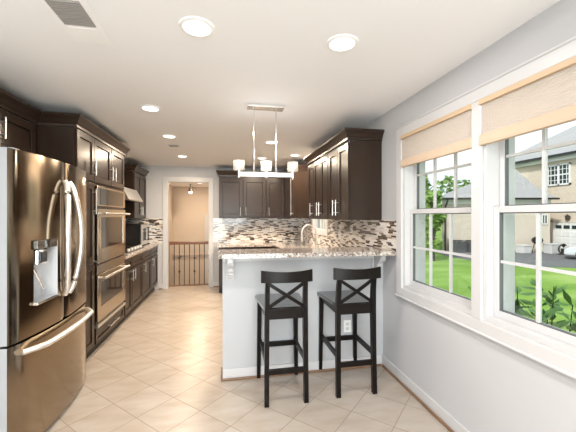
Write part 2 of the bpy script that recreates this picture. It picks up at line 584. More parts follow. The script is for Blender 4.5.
# windows in the right wall
def dh_window(name, y0, y1, lab):
    """double hung window, 3 x 2 lights in each sash"""
    w = thing(name, (XR, (y0 + y1) / 2, Z0), lab, 'window')
    w['kind'] = 'structure'
    b = MB()   # box frame lining the opening, brick return outside
    b.box(XR - .002, xr1, y0, y0 + .022, Z0 + .03, Z1 - .022).box(XR - .002, xr1, y1 - .022, y1, Z0 + .03, Z1 - .022)
    b.box(XR - .002, xr1, y0, y1, Z1 - .022, Z1).box(XR - .002, xr1 + .02, y0, y1, Z0, Z0 + .03)
    b.build('frame', 'white', w)
    zm = 1.488
    for nm, xs, za, zb in (('lower_sash', XR + .045, Z0 + .03, zm + .018), ('upper_sash', XR + .082, zm - .022, Z1 - .022)):
        ya, yb = y0 + .022, y1 - .022
        b = MB()
        st = .036
        b.box(xs, xs + .034, ya, ya + st, za, zb, .003).box(xs, xs + .034, yb - st, yb, za, zb, .003)
        b.box(xs, xs + .034, ya + st, yb - st, za, za + .042, .003).box(xs, xs + .034, ya + st, yb - st, zb - .036, zb, .003)
        gy0, gy1, gz0, gz1 = ya + st, yb - st, za + .042, zb - .036
        for k in (1, 2):
            y = gy0 + (gy1 - gy0) * k / 3
            b.box(xs + .008, xs + .026, y - .008, y + .008, gz0, gz1)
        z = (gz0 + gz1) / 2
        b.box(xs + .009, xs + .025, gy0, gy1, z - .008, z + .008)
        sh = b.build(nm, 'white', w)
        b = MB(); q = .005  # thin dark strip around each glass edge
        for u0, u1, v0, v1 in ((gy0, gy0 + q, gz0, gz1), (gy1 - q, gy1, gz0, gz1), (gy0, gy1, gz0, gz0 + q), (gy0, gy1, gz1 - q, gz1)):
            b.box(xs + .006, xs + .028, u0, u1, v0, v1)
        b.build('pane_edge', 'pane_edge', sh)
        MB().box(xs + .0165, xs + .0185, gy0 - .004, gy1 + .004, gz0 - .004, gz1 + .004).build('pane', 'pane', sh)
    return w
win1 = dh_window('window_1', *W1, 'white double hung window nearer the cabinets')
win2 = dh_window('window_2', *W2, 'white double hung window nearer the camera')
b = MB()
cw, x0, x1 = .085, XR - .022, XR
b.box(x0, x1, W1[1], W1[1] + cw, Z0 - cw, Z1 + cw, .004)
b.box(x0, x1, W2[0] - cw, W2[0], Z0 - cw, Z1 + cw, .004)
b.box(x0, x1, W2[0], W1[1], Z1, Z1 + cw, .004)
b.box(x0, x1, W2[0], W1[1], Z0 - cw, Z0, .004)
b.box(x0, x1, W2[1], W1[0], Z0, Z1, .004)
b.box(XR - .030, XR, W2[0] - cw - .008, W1[1] + cw + .008, Z1 + cw - .014, Z1 + cw, .004)
b.box(XR - .030, XR, W2[0] - cw - .008, W1[1] + cw + .008, Z0 - cw, Z0 - cw + .014, .004)
struct(b.build('trim_5', 'white'), 'white casing around the pair of windows', 'window casing')

# little window over the sink
w3 = thing('window_3', (XR, 5.0, W3[2]), 'small window above the sink under the cabinet line', 'window')
w3['kind'] = 'structure'
b = MB()
y0, y1, za, zb = W3
for a0, a1, c0, c1 in ((y0 - .07, y0 + .02, za - .07, zb + .07), (y1 - .02, y1 + .065, za - .07, zb + .07), (y0 + .02, y1 - .02, zb - .02, zb + .07), (y0 + .02, y1 - .02, za - .07, za + .02)):
    b.box(XR - .02, XR + .05, a0, a1, c0, c1, .003)
b.build('casing', 'white', w3)
b = MB()
for k in (1, 2, 3):
    y = y0 + (y1 - y0) * k / 4
    b.box(XR + .06, XR + .08, y - .012, y + .012, za + .02, zb)
b.box(XR + .06, XR + .08, y0, y1, 1.6, 1.63)
sh = b.build('sash', 'white', w3)
MB().box(XR + .069, XR + .071, y0, y1, za, zb).build('pane', 'pane', sh)

# unseen glazed opening, added behind the camera to let daylight in
w4 = thing('window_4', (-.15, YF, .12), 'added wide glazed opening behind the camera, unseen, lets daylight in', 'window')
w4['kind'] = 'structure'
b = MB()
for x in (-1.3, -.575, .20, .94):
    b.box(x, x + .06, YF - .10, YF - .04, .12, 2.15)
b.box(-1.3, 1.0, YF - .10, YF - .04, .12, .18).box(-1.3, 1.0, YF - .10, YF - .04, 2.09, 2.15)
b.build('frame', 'white', w4)
MB().box(-1.3, 1.0, YF - .072, YF - .068, .14, 2.13).build('pane', 'pane', w4)

# ------------------------------------------------------------------ outdoors
b = MB()
b.box(1.70, 120, -60, 120, -1.45, -1.25)
b.box(-80, 1.70, -60, YF - .2, -1.45, -1.25).box(-80, 1.70, 11.5, 120, -1.45, -1.25)
struct(b.build('lawn', 'lawn'), 'mown green lawn outside the windows', 'lawn')
b = MB()
drv = [(15.3, 21.0), (14.5, 19.0), (14.7, 14.9), (18.0, 13.4), (30, 9.0), (60, 6.0), (60, 30), (25.6, 24), (22, 20.4)]
b.loft([[(x, y, -1.30) for x, y in drv], [(x, y, -1.225) for x, y in drv]])
struct(b.build('driveway', 'asphalt'), 'dark asphalt driveway beyond the lawn', 'driveway')
b = MB()
bed = [(1.75, -2), (3.9, -2), (4.1, 1.5), (4.0, 3.3), (3.2, 4.2), (1.75, 4.6)]
b.loft([[(x, y, -1.28) for x, y in bed], [(x, y, -1.20) for x, y in bed]])
struct(b.build('garden_bed', 'soil'), 'brown planting bed under the windows', 'garden bed')

# neighbour's house: the tall block
hs = thing('house', (25.6, 21, -1.25), 'tall beige brick house with grey roof and white garage door', 'house')
GY0, GY1 = 15.9, 20.9
MB().box(25.6, 36, 8, 26.2, -1.25, 6.2).build('walls', 'brick', hs)
b = MB()
b.loft([[(25.0, 7.4, 6.2), (36.6, 7.4, 6.2), (36.6, 26.8, 6.2), (25.0, 26.8, 6.2)], [(29.5, 12.5, 9.2), (32, 12.5, 9.2), (32, 22.5, 9.2), (29.5, 22.5, 9.2)]])
b.box(25.0, 36.6, 7.4, 26.8, 6.05, 6.2)
rf = b.build('roof', 'shingle', hs)
MB().box(24.86, 25.0, 7.4, 26.8, 6.02, 6.2).build('gutter', 'black', rf)
MB().box(25.3, 25.62, 7.6, 26.6, 5.75, 6.04).build('eave_board', 'garage_white', hs)
def house_window(y0, y1, z0, z1, par, cols=2):
    b = MB()
    b.box(25.50, 25.62, y0, y1, z0, z0 + .12).box(25.50, 25.62, y0, y1, z1 - .12, z1)
    b.box(25.50, 25.62, y0, y0 + .12, z0, z1).box(25.50, 25.62, y1 - .12, y1, z0, z1)
    for k in range(1, cols): 
        y = y0 + (y1 - y0) * k / cols; b.box(25.50, 25.62, y - .07, y + .07, z0, z1)
    for k in range(cols):
        ya = y0 + (y1 - y0) * k / cols; yb = y0 + (y1 - y0) * (k + 1) / cols
        for j in (1, 2):
            y = ya + (yb - ya) * j / 3; b.box(25.53, 25.6, y - .02, y + .02, z0, z1)
    for j in (1, 2, 3):
        z = z0 + (z1 - z0) * j / 4; w_ = .05 if j == 2 else .02
        b.box(25.53, 25.6, y0, y1, z - w_, z + w_)
    f = b.build('window', 'garage_white', par)
    MB().box(25.56, 25.6, y0 + .02, y1 - .02, z0 + .02, z1 - .02).build('pane', 'dark_glass', f)
house_window(19.65, 21.45, 3.85, 5.5, hs)
house_window(14.2, 16.0, 3.85, 5.5, hs)
b = MB()
b.box(25.45, 25.62, GY0, GY1, -1.25, .95)
gd = b.build('garage_door', 'garage_white', hs)
b = MB()
for k in range(4):
    for j in range(8):
        y = GY0 + .12 + j * .60; z = -1.15 + k * .52
        if k < 3: b.box(25.425, 25.452, y, y + .5, z, z + .42, .01)
b.build('panel', 'garage_white', gd)
b = MB()
for j in range(8):
    y = GY0 + .12 + j * .60
    b.box(25.43, 25.452, y + .03, y + .47, .48, .74)
b.build('pane', 'dark_glass', gd)
b = MB().box(25.42, 25.62, GY1, GY1 + .16, -1.25, 1.10).box(25.42, 25.62, GY0 - .16, GY0, -1.25, 1.10).box(25.42, 25.62, GY0 - .16, GY1 + .16, .95, 1.10)
b.build('garage_frame', 'siding', hs)
# the one-storey wing, turned to face the kitchen windows
wing = thing('house_wing', (15.9, 21.35, -1.25), 'one-storey beige house wing with grey hipped roof', 'house')
yaw = -math.atan(62 / 320)
def wp(x, y, z):
    c, s = math.cos(yaw), math.sin(yaw)
    return (15.9 + x * c - y * s, 21.35 + x * s + y * c, z)
def hip(o, zz, rx0, rx1, ry0, ry1): return [wp(rx0, ry0, zz), wp(rx1, ry0, zz), wp(rx1, ry1, zz), wp(rx0 + (ry1 - ry0) * .85, ry1, zz)]
def wbox(b, x0, x1, y0, y1, z0, z1):
    b.loft([[wp(x0, y0, z0), wp(x1, y0, z0), wp(x1, y1, z0), wp(x0, y1, z0)], [wp(x0, y0, z1), wp(x1, y0, z1), wp(x1, y1, z1), wp(x0, y1, z1)]])
    return b
MB().loft([hip(0, -1.25, 0, 8.1, 0, 5.2), hip(0, 2.67, 0, 8.1, 0, 5.2)]).build('walls', 'siding', wing)
b = MB()
b.loft([hip(0, 2.80, -.35, 8.35, -.4, 5.5), hip(0, 3.15, .35, 7.95, .1, 5.1), hip(0, 3.9, 2.5, 7.6, 1.0, 4.4), hip(0, 5.45, 6.5, 7.0, 2.3, 2.6)])
b.loft([hip(0, 2.68, -.35, 8.35, -.4, 5.5), hip(0, 2.80, -.35, 8.35, -.4, 5.5)])
rf = b.build('roof', 'shingle', wing)
wbox(MB(), -.40, 8.4, -.50, -.38, 2.66, 2.80).build('gutter', 'black', rf)
wbox(MB(), -.1, 8.1, -.06, .0, 2.35, 2.68).build('eave_board', 'garage_white', wing)
MB().tube([wp(7.3, -.42, 2.66), wp(7.3, -.40, 2.5), wp(7.15, -.12, 2.15), wp(7.15, -.08, 1.5), wp(7.15, -.08, -1.2)], .06, 8).build('downspout', 'iron', wing)
MB().tube([wp(.2, -.42, 2.66), wp(.2, -.40, 2.5), wp(.2, -.12, 2.15), wp(.2, -.08, 1.5), wp(.2, -.08, -1.2)], .06, 8).build('downspout', 'iron', wing)
f = wbox(wbox(wbox(wbox(wbox(MB(), 7.45, 7.9, -.05, 0, .8, .9), 7.45, 7.9, -.05, 0, 1.5, 1.6), 7.45, 7.53, -.05, 0, .8, 1.6), 7.82, 7.9, -.05, 0, .8, 1.6), 7.64, 7.70, -.05, 0, .8, 1.6).build('window', 'garage_white', wing)
wbox(MB(), 7.5, 7.85, -.03, -.005, .85, 1.55).build('pane', 'dark_glass', f)

# things against the neighbour's walls
o = thing('wall_lantern', (25.6, 18.6, 1.3), 'black wall lantern above the neighbouring garage door', 'lantern')
MB().box(25.42, 25.6, 19.70, 19.80, 1.25, 1.45).build('bracket', 'iron', o)
MB().lathe([(.02, 0), (.12, .02), (.16, .30), (.18, .32), (.02, .46)], (25.36, 19.75, 1.12), 8).build('lamp_head', 'iron', o)
o = thing('utility_meter', (25.5, 21.3, -1.25), 'pale grey utility box on the brick beside the garage door', 'utility box')
MB().box(25.36, 25.54, 21.2, 21.62, -.35, .65, .02).build('box', 'grey_light', o)
MB().cyl((25.43, 21.4, .65), (25.43, 21.4, .85), .10, 14).build('dial', 'iron', o)
MB().tube([(25.46, 21.35, -.35), (25.46, 21.35, -1.24)], .07, 8).tube([(25.46, 21.52, -.35), (25.46, 21.52, -1.24)], .05, 8).build('conduit', 'grey_light', o)
def ac_unit(x, y, lab):
    o = thing('air_conditioner', (x, y, -1.25), lab, 'air conditioner', 'outdoor air conditioners')
    b = MB()
    for k in range(11): b.box(x - .42, x + .42, y - .42, y + .42, -1.18 + k * .075, -1.14 + k * .075, .005)
    b.box(x - .38, x + .38, y - .38, y + .38, -1.20, -.36)
    b.build('housing', 'ac_metal', o)
    MB().lathe([(.05, 0), (.36, 0), (.38, .05), (.3, .06), (.05, .06)], (x, y, -.36), 18).build('fan_grille', 'iron', o)
    MB().box(x - .45, x + .45, y - .45, y + .45, -1.25, -1.20).build('base_pad', 'grey_light', o)
ac_unit(16.55, 20.5, 'outdoor air conditioner nearer the trees by the house wing')
ac_unit(17.50, 20.3, 'outdoor air conditioner farther from the trees by the house wing')
o = thing('barbecue_grill', (22.0, 19.2, -1.225), 'black kettle barbecue grill on the driveway', 'grill')
MB().sphere((22.0, 19.2, -.30), .36, 1, 1, .8).build('bowl', 'black', o, smooth=True)
b = MB()
for k in range(3):
    a = k * 2.1; b.cyl((22 + .15 * math.cos(a), 19.2 + .15 * math.sin(a), -.45), (22 + .32 * math.cos(a), 19.2 + .32 * math.sin(a), -1.225), .03, 8)
b.build('leg', 'iron', o)
MB().tube([(21.9, 18.9, -.05), (21.7, 18.85, .12), (21.6, 18.8, .14)], .03, 8).build('handle', 'iron', o)
def bin_box(x, y, w, h, lab):
    o = thing('storage_box', (x, y, -1.225), lab, 'storage box', 'boxes beside the grill')
    MB().box(x - w, x + w, y - .3, y + .3, -1.225, -1.225 + h, .03).build('body', 'grey_light', o)
    MB().box(x - w - .03, x + w + .03, y - .33, y + .33, -1.225 + h, -1.14 + h, .02).build('lid', 'grey_light', o)
bin_box(21.15, 19.5, .35, .5, 'low grey storage box left of the kettle grill')
bin_box(22.95, 18.9, .42, .62, 'white storage box right of the kettle grill')
o = thing('hose_reel', (22.9, 18.1, -1.225), 'dark coiled hose reel near the downspout', 'hose reel')
b = MB()
for k in range(4): b.tube([(22.9 + (.36 - k * .04) * math.cos(t), 18.1 + .05 * k, -.85 + (.36 - k * .04) * math.sin(t)) for t in [i * math.pi / 10 for i in range(21)]], .035, 6)
b.build('hose', 'iron', o)
MB().box(22.6, 23.2, 18.05, 18.25, -1.225, -1.15).box(22.86, 22.94, 18.05, 18.25, -1.2, -.8).build('stand', 'iron', o)

# silver car on the driveway, nose towards the left of the photo
o = thing('car', (23.6, 16.4, -1.225), 'silver sedan parked on the driveway by the garage', 'car')
def cp(x, y, z):     # x along the car from its nose, y across
    a = -.95
    return (21.3 + x * math.cos(a) - y * math.sin(a), 16.75 + x * math.sin(a) + y * math.cos(a), -1.225 + z)
prof = [(0, .30), (.02, .62), (.25, .74), (1.15, .88), (1.35, .92), (3.9, .95), (4.45, .9), (4.55, .55), (4.5, .28)]
b = MB()
secs = []
for yy, k in ((-.88, .93), (-.80, 1), (0, 1.02), (.80, 1), (.88, .93)):
    secs.append([cp(2.27 + (x - 2.27) * (k if abs(yy) > .85 else 1), yy, z if i in (0, 8) else z * (k if abs(yy) > .85 else 1)) for i, (x, z) in enumerate(prof)])
b.loft(secs)
b.build('body', 'car_paint', o, smooth=True)
b = MB()
cab = [(1.25, .9), (2.0, 1.40), (2.4, 1.46), (3.1, 1.44), (4.05, .93)]
b.loft([[cp(x, -.72 + (z - .9) * .25, z) for x, z in cab], [cp(x, .72 - (z - .9) * .25, z) for x, z in cab]])
b.build('cabin_glass', 'dark_glass', o)
b = MB()
top = [(1.98, 1.39), (2.4, 1.48), (3.1, 1.46), (3.3, 1.36)]
b.loft([[cp(x, -.62, z) for x, z in top], [cp(x, .62, z) for x, z in top]])
b.build('roof', 'car_paint', o)
for x in (.85, 3.6):
    for y in (-.80, .80):
        wh = MB().cyl(cp(x, y - .1, .32), cp(x, y + .1, .32), .32, 20).build('wheel', 'rubber', o, smooth=True)
        MB().cyl(cp(x, y - .115, .32), cp(x, y + .115, .32), .19, 14).build('hubcap', 'chrome', wh)
for y in (-.62, .62):
    MB().box(*[v for ab in zip(cp(-.02, y - .14, .60), cp(.22, y + .14, .74)) for v in ab], .02).build('headlight', 'chrome', o)

# trees
def leaves(b, cs, n, size):
    for _ in range(n):
        c, r = random.choice(cs)
        d = Vector((random.gauss(0, 1), random.gauss(0, 1), random.gauss(0, 1))).normalized()
        p = Vector(c) + Vector((d.x * r[0], d.y * r[1], d.z * r[2])) * random.uniform(.55, 1.0)
        a = Vector((random.gauss(0, 1), random.gauss(0, 1), random.gauss(0, .6))).normalized()
        e = a.cross(Vector((random.gauss(0, 1), random.gauss(0, 1), random.gauss(0, 1)))).normalized()
        s = size * random.uniform(.6, 1.3)
        b.poly([p - a * s, p + e * s * .45 + a * s * .1, p + a * s, p - e * s * .45 + a * s * .1])
def tree(x, y, h, r, lab, n=900, mat='leaf_tree', low=.25, size=.19):
    o = thing('tree', (x, y, -1.25), lab, 'tree', 'trees beyond the lawn')
    b = MB()
    b.tube([(x, y, -1.25), (x + .05, y, h * .3), (x - .05, y, h * .75)], [.16, .11, .04], 8)
    for k in range(5):
        a = k * 1.3; z = h * (.2 + .1 * k)
        b.tube([(x, y, z), (x + r * .6 * math.cos(a), y + r * .6 * math.sin(a), z + h * .15)], [.06, .02], 6)
    b.build('trunk', 'bark', o, smooth=True)
    cs = []
    for k in range(9):
        a = random.uniform(0, 6.28); q = random.uniform(0, .65) * r
        z = -1.25 + (h + 1.25) * random.uniform(low + .1, .86)
        cs.append(((x + q * math.cos(a), y + q * math.sin(a), z), (r * .5, r * .5, r * .5)))
    b = MB(); leaves(b, cs, n, size)
    b.build('foliage', mat, o, recalc=False)
tree(13.5, 20.3, 4.7, 1.5, 'bushy green tree nearest the left edge of the far window', 4200, low=.05)
tree(12.25, 17.35, 3.5, .85, 'green tree right beside the corner of the house wing', 2600, low=.05)
tree(15.2, 25.6, 5.4, 1.5, 'taller tree standing behind the two bushy trees', 2200, 'leaf_far')
tree(30.0, 36.5, 6.6, 3.2, 'round tree showing above the wing roof', 1300, 'leaf_far', size=.45)
tree(12.6, 25.5, 5.0, 1.5, 'leftmost far tree, half hidden by the window jamb', 2000, 'leaf_far')
# shrubs right outside the windows
def shrub(x, y, h, n, lab):
    o = thing('shrub', (x, y, -1.2), lab, 'shrub', 'shrubs under the windows')
    b = MB(); lv = MB()
    for k in range(n):
        a = random.uniform(0, 6.28); q = random.uniform(.15, .55)
        tip = Vector((x + q * math.cos(a), y + q * math.sin(a), -1.2 + h * random.uniform(.7, 1)))
        base = Vector((x, y, -1.22)); mid = base.lerp(tip, .5) + Vector((q * .25 * math.cos(a), q * .25 * math.sin(a), .1))
        b.tube([base, mid, tip], [.012, .008, .004], 5)
        for j in range(44):
            t = random.uniform(.25, 1)
            p = base.lerp(mid, t * 2) if t < .5 else mid.lerp(tip, t * 2 - 1)
            d = Vector((random.gauss(0, 1), random.gauss(0, 1), random.gauss(.1, .5))).normalized()
            e = d.cross(Vector((random.gauss(0, .3), random.gauss(0, .3), 1))).normalized()
            s = random.uniform(.11, .21)
            lv.poly([p, p + d * s * .5 + e * s * .2, p + d * s, p + d * s * .5 - e * s * .2])
    b.build('stem', 'bark', o); lv.build('foliage', 'leaf_bush', o, recalc=False)
shrub(2.95, 2.62, 1.95, 30, 'leafy shrub close outside the right-hand window')
shrub(3.95, 2.0, 1.9, 30, 'leafy shrub cut off by the right edge of the photo')
shrub(2.7, 4.05, .75, 10, 'low leafy shrub outside between the two windows')

# ------------------------------------------------------------------ left run: refrigerator, tower, base cabinets
fr = thing('refrigerator', (-1.55, 2.6, 0), 'stainless french door refrigerator with ice dispenser, front left', 'refrigerator')
FY0, FY1 = 2.08, 3.12
MB().box(-1.90, -1.26, FY0 + .005, FY1 - .005, .05, 1.825, .006).box(-1.86, -1.32, FY0 + .05, FY1 - .05, 0, .05).build('body', 'grey_side', fr)
def fx(y): 
    t = (y - 2.6) / .52
    return -1.205 + .055 * (1 - t * t)
def curved_front(y0, y1, z0, z1, hole=None, n=14):
    b = MB(); bm = b.b
    ys = [y0 + (y1 - y0) * i / n for i in range(n + 1)]
    zs = [z0, z1]
    if hole:
        ys = sorted(set(ys + [hole[0], hole[1]])); zs = [z0, hole[2], hole[3], z1]
    V = {(i, j): bm.verts.new((fx(y) - (.012 if i in (0, len(ys) - 1) else 0), y, z)) for i, y in enumerate(ys) for j, z in enumerate(zs)}
    xb = -1.262
    B = {(i, j): bm.verts.new((xb, y, z)) for i, y in enumerate(ys) for j, z in enumerate(zs) if i in (0, len(ys) - 1) or j in (0, len(zs) - 1)}
    nz = len(zs) - 1
    for i in range(len(ys) - 1):
        for j in range(nz):
            if hole and j == 1 and ys[i] >= hole[0] - 1e-6 and ys[i + 1] <= hole[1] + 1e-6: continue
            bm.faces.new((V[i, j], V[i + 1, j], V[i + 1, j + 1], V[i, j + 1]))
        bm.faces.new((V[i, 0], V[i + 1, 0], B[i + 1, 0], B[i, 0]))
        bm.faces.new((V[i, nz], V[i + 1, nz], B[i + 1, nz], B[i, nz]))
    for i in (0, len(ys) - 1):
        for j in range(nz): bm.faces.new((V[i, j], V[i, j + 1], B[i, j + 1], B[i, j]))
    return b
HO = (2.255, 2.495, .905, 1.285)
dl = curved_front(FY0, 2.597, .712, 1.838, HO).build('door', 'fridge_steel', fr, smooth=True)
dr = curved_front(2.603, FY1, .712, 1.838).build('door', 'fridge_steel', fr, smooth=True)
dw = curved_front(FY0, FY1, .045, .698).build('freezer_drawer', 'fridge_steel', fr, smooth=True)
for q in (dl, dr, dw):                       # the doors' edges are painted grey like the cabinet
    q.data.materials.append(M['grey_side'])
    for p in q.data.polygons:
        if abs(p.normal.y) > .9: p.material_index = 1
def bow_handle(s, par):
    pts = []
    for k in range(33):
        t = k / 32; q = math.sin(math.pi * t)
        y = 2.6 + s * (.030 + .075 * q)
        pts.append((fx(y) + .010 + .055 * q ** .55, y, .885 + .815 * t))
    MB().tube(pts, .018, 12).build('handle', 'handle_steel', par, smooth=True)
bow_handle(-1, dl); bow_handle(1, dr)
pts = []
for k in range(17):
    t = k / 16; y = FY0 + .07 + (FY1 - FY0 - .14) * t; q = math.sin(math.pi * t)
    pts.append((fx(y) + .010 + .055 * min(1, q * 3), y, .645))
MB().tube(pts, .022, 12, flat=.8).build('handle', 'handle_steel', dw, smooth=True)
# dispenser recess
b = MB()
y0, y1, z0, z1 = HO
xf, xb = fx(2.37), -1.262
b.poly([(xb + .004, y0, z0), (xb + .004, y1, z0), (xb + .004, y1, z1), (xb + .004, y0, z1)])
b.poly([(xb + .004, y0, z0), (fx(y0), y0, z0), (fx(y0), y0, z1), (xb + .004, y0, z1)])
b.poly([(xb + .004, y1, z0), (fx(y1), y1, z0), (fx(y1), y1, z1), (xb + .004, y1, z1)])
b.poly([(xb + .004, y0, z0), (xb + .004, y1, z0), (fx(y1), y1, z0), (fx(y0), y0, z0)])
b.poly([(xb + .004, y0, z1), (xb + .004, y1, z1), (fx(y1), y1, z1), (fx(y0), y0, z1)])
dp = b.build('dispenser', 'grey_light', fr)
MB().box(xf - .05, xf + .008, y0, y1, z1 - .045, z1 + .012, .004).build('control_panel', 'mirror_dark', dp)
MB().box(xf - .075, xf - .005, y0 + .03, y0 + .15, z1 - .15, z1 - .045, .012).build('spout', 'chrome', dp)
MB().box(xf - .076, xf - .0, y0 + .05, y0 + .13, z1 - .135, z1 - .065, .006).build('spout_cover', 'black', dp)
MB().cyl((xb + .02, y0 + .10, z1 - .15), (xb + .06, y0 + .16, z0 + .06), .008, 8).build('paddle', 'chrome', dp)
MB().box(xb + .01, xf + .012, y0 - .006, y1 + .006, z0 - .012, z0 + .004, .003).build('drip_tray', 'chrome', dp)
for y in (FY0 + .05, FY1 - .12): MB().box(-1.30, -1.215, y, y + .07, 1.825, 1.85, .004).build('hinge_cover', 'grey_side', fr)

XT = -1.343
TY0, TY1 = 3.19, 4.60
TOP = 2.36
FT = FXp(XT)
# cabinet over the refrigerator
XC = -1.65
oc = thing('wall_cabinet', (XC, 2.7, 1.9), 'dark wood double door cabinet above the refrigerator', 'cabinet', 'dark wall cabinets')
MB().box(XL + .004, XC, 2.16, TY0 - .002, 1.90, 2.248).build('body', 'espresso', oc)
FC = FXp(XC)
for (a0, a1, ah) in ((2.20, 2.652, 2.605), (2.664, TY0 - .03, 2.712)):
    d = shaker(FC, a0, a1, 1.92, 2.235).build('door', 'espresso', oc)
    bar_handle(FC, ah, 2.02, 2.18, parent=d)
# oven tower
tw = thing('oven_tower', (XT, 3.9, 0), 'tall dark wood oven tower with pantry side, left wall', 'cabinet')
MB().box(XL + .004, XT, TY0, TY1, .10, 2.248).build('body', 'espresso', tw)
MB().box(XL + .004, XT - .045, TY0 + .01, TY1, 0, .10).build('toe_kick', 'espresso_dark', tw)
for (a0, a1, z0, z1, ah, h0, h1) in ((3.21, 3.595, 1.80, 2.245, 3.545, 1.86, 2.02), (3.605, 4.085, 1.80, 2.245, 4.04, 1.86, 2.02), (4.095, 4.575, 1.80, 2.245, 4.14, 1.86, 2.02),
                                 (3.21, 3.595, .98, 1.78, 3.545, 1.47, 1.72), (3.21, 3.595, .12, .96, 3.28, .72, .95)):
    d = shaker(FT, a0, a1, z0, z1).build('door', 'espresso', tw)
    bar_handle(FT, ah, h0, h1, parent=d)
d = shaker(FT, 3.64, 4.56, .115, .275, .045).build('drawer', 'espresso', tw)
bar_handle(FT, .20, 3.95, 4.27, horiz=True, parent=d)
# double oven
OY0, OY1 = 3.63, 4.545
ov = thing('double_wall_oven', (XT, 4.09, .29), 'stainless double wall oven built into the tower', 'oven')
def oven_door(z0, z1, hz, par):
    b = MB()
    w = .085
    b.fbox(FT, OY0, OY0 + w, .002, .042, z0, z1, .003).fbox(FT, OY1 - w, OY1, .002, .042, z0, z1, .003)
    b.fbox(FT, OY0 + w, OY1 - w, .002, .042, z0, z0 + .15, .003).fbox(FT, OY0 + w, OY1 - w, .002, .042, z1 - .09, z1, .003)
    d = b.build('door', 'steel', par)
    MB().fbox(FT, OY0 + w - .002, OY1 - w + .002, .004, .036, z0 + .148, z1 - .088).build('window', 'glass_black', d)
    bar_handle(FT, hz, OY0 + .02, OY1 - .02, d0=.042, out=.055, r=.013, horiz=True, parent=d, inset=.05)
    return d
b = MB()
b.fbox(FT, OY0, OY1, .002, .036, 1.555, 1.765, .003)
cp_ = b.build('control_panel', 'steel', ov)
MB().fbox(FT, OY0 + .07, OY1 - .07, .03, .039, 1.57, 1.745, .002).build('display', 'glass_black', cp_)
MB().fbox(FT, OY0, OY1, .002, .025, 1.525, 1.555).build('vent', 'black', ov)
oven_door(.955, 1.525, 1.475, ov)
MB().fbox(FT, OY0, OY1, .002, .020, .935, .955).build('vent', 'black', ov)
MB().fbox(FT, OY0, OY1, .002, .02, .30, .345).build('vent', 'black', ov)
MB().fbox(FT, OY0, OY1, .002, .036, .845, .935, .003).build('middle_panel', 'steel', ov)
oven_door(.345, .84, .80, ov)
MB().fbox(FT, OY0, OY1, .002, .045, .285, .318, .003).build('bottom_trim', 'steel_lite', ov)
# crown over this run
b = moulding([(XL, 2.16), (XC + .02, 2.16), (XC + .02, TY0), (XT + .02, TY0), (XT + .02, TY1), (XL, TY1)], crown_prof(2.25, TOP))
cr = b.build('crown_molding', 'espresso')
tag(cr, 'dark crown moulding stepping along the refrigerator cabinet and oven tower', 'crown moulding', kind='thing')
# base cabinets
units = [(4.605, 4.93), (4.93, 5.53), (5.53, 6.13), (6.13, 6.70)]
ulab = ['narrow dark base cabinet right after the oven tower', 'dark base cabinet under the nearer half of the cooktop', 'dark base cabinet under the farther half of the cooktop', 'dark base cabinet in the far corner beside the doorway']
hand = [1, 0, 0, 0]
for (a0, a1), lab, hs_ in zip(units, ulab, hand):
    c = thing('base_cabinet', (XT, (a0 + a1) / 2, 0), lab, 'cabinet', 'left wall base cabinets')
    MB().box(XL + .025, XT, a0, a1 - .002, .10, .868).build('body', 'espresso', c)
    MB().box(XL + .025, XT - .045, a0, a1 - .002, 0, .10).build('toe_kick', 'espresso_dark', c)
    shaker(FT, a0 + .01, a1 - .012, .715, .855, .04).build('drawer', 'espresso', c)
    d = shaker(FT, a0 + .01, a1 - .012, .115, .70).build('door', 'espresso', c)
    ah = a1 - .06 if hs_ else a0 + .06
    bar_handle(FT, ah, .53, .69, parent=d)
b = MB().box(XL, -1.308, 4.602, YB, .869, .908, .004)
tag(b.build('countertop', 'granite'), 'granite countertop along the left wall under the microwave', 'countertop')
b = MB().box(XL + .009, -1.235, YB - .008, YB - .001, .909, 1.405)
tag(b.build('backsplash', 'mosaic'), 'mosaic tile backsplash left of the doorway', 'backsplash')
b = MB().box(XL + .001, XL + .008, 4.602, YB - .011, .909, 1.405)
tag(b.build('backsplash', 'mosaic'), 'mosaic tile backsplash on the left wall behind the cooktop', 'backsplash')
ck = thing('cooktop', (-1.6, 5.48, .908), 'black gas cooktop with white knobs on the left countertop', 'cooktop')
MB().box(-1.88, -1.39, 5.05, 5.92, .908, .922, .004).build('glass', 'glass_black', ck)
for k in range(5):
    MB().cyl((-1.445, 5.20 + k * .17, .922), (-1.445, 5.20 + k * .17, .955), .022, 14).build('knob', 'plastic', ck, smooth=True)
for x, y in ((-1.72, 5.25), (-1.72, 5.72), (-1.56, 5.48)):
    b = MB()
    for s in (-1, 0, 1): b.box(x - .08, x + .08, y + s * .06 - .006, y + s * .06 + .006, .93, .945)
    b.box(x - .08, x - .07, y - .08, y + .08, .922, .945).box(x + .07, x + .08, y - .08, y + .08, .922, .945)
    b.build('grate', 'black', ck)
mw = thing('microwave', (-1.68, 6.36, .908), 'black and steel countertop microwave in the far left corner', 'microwave')
MB().box(-1.90, -1.50, 6.13, 6.62, .918, 1.30, .006).build('body', 'black', mw)
d = MB().box(-1.50, -1.482, 6.13, 6.50, .925, 1.295, .003).build('door', 'steel_lite', mw)
MB().box(-1.482, -1.479, 6.20, 6.43, 1.0, 1.22).build('window', 'glass_black', d)
MB().cyl((-1.45, 6.47, .99), (-1.45, 6.47, 1.24), .010).cyl((-1.485, 6.47, 1.0), (-1.45, 6.47, 1.0), .007).cyl((-1.485, 6.47, 1.23), (-1.45, 6.47, 1.23), .007).build('handle', 'black', d, smooth=True)
MB().box(-1.50, -1.484, 6.50, 6.62, .925, 1.295, .003).build('control_panel', 'steel_lite', mw)
b = MB()
for y in (6.18, 6.57):
    for x in (-1.86, -1.55): b.cyl((x, y, .908), (x, y, .918), .012)
b.build('foot', 'rubber', mw)
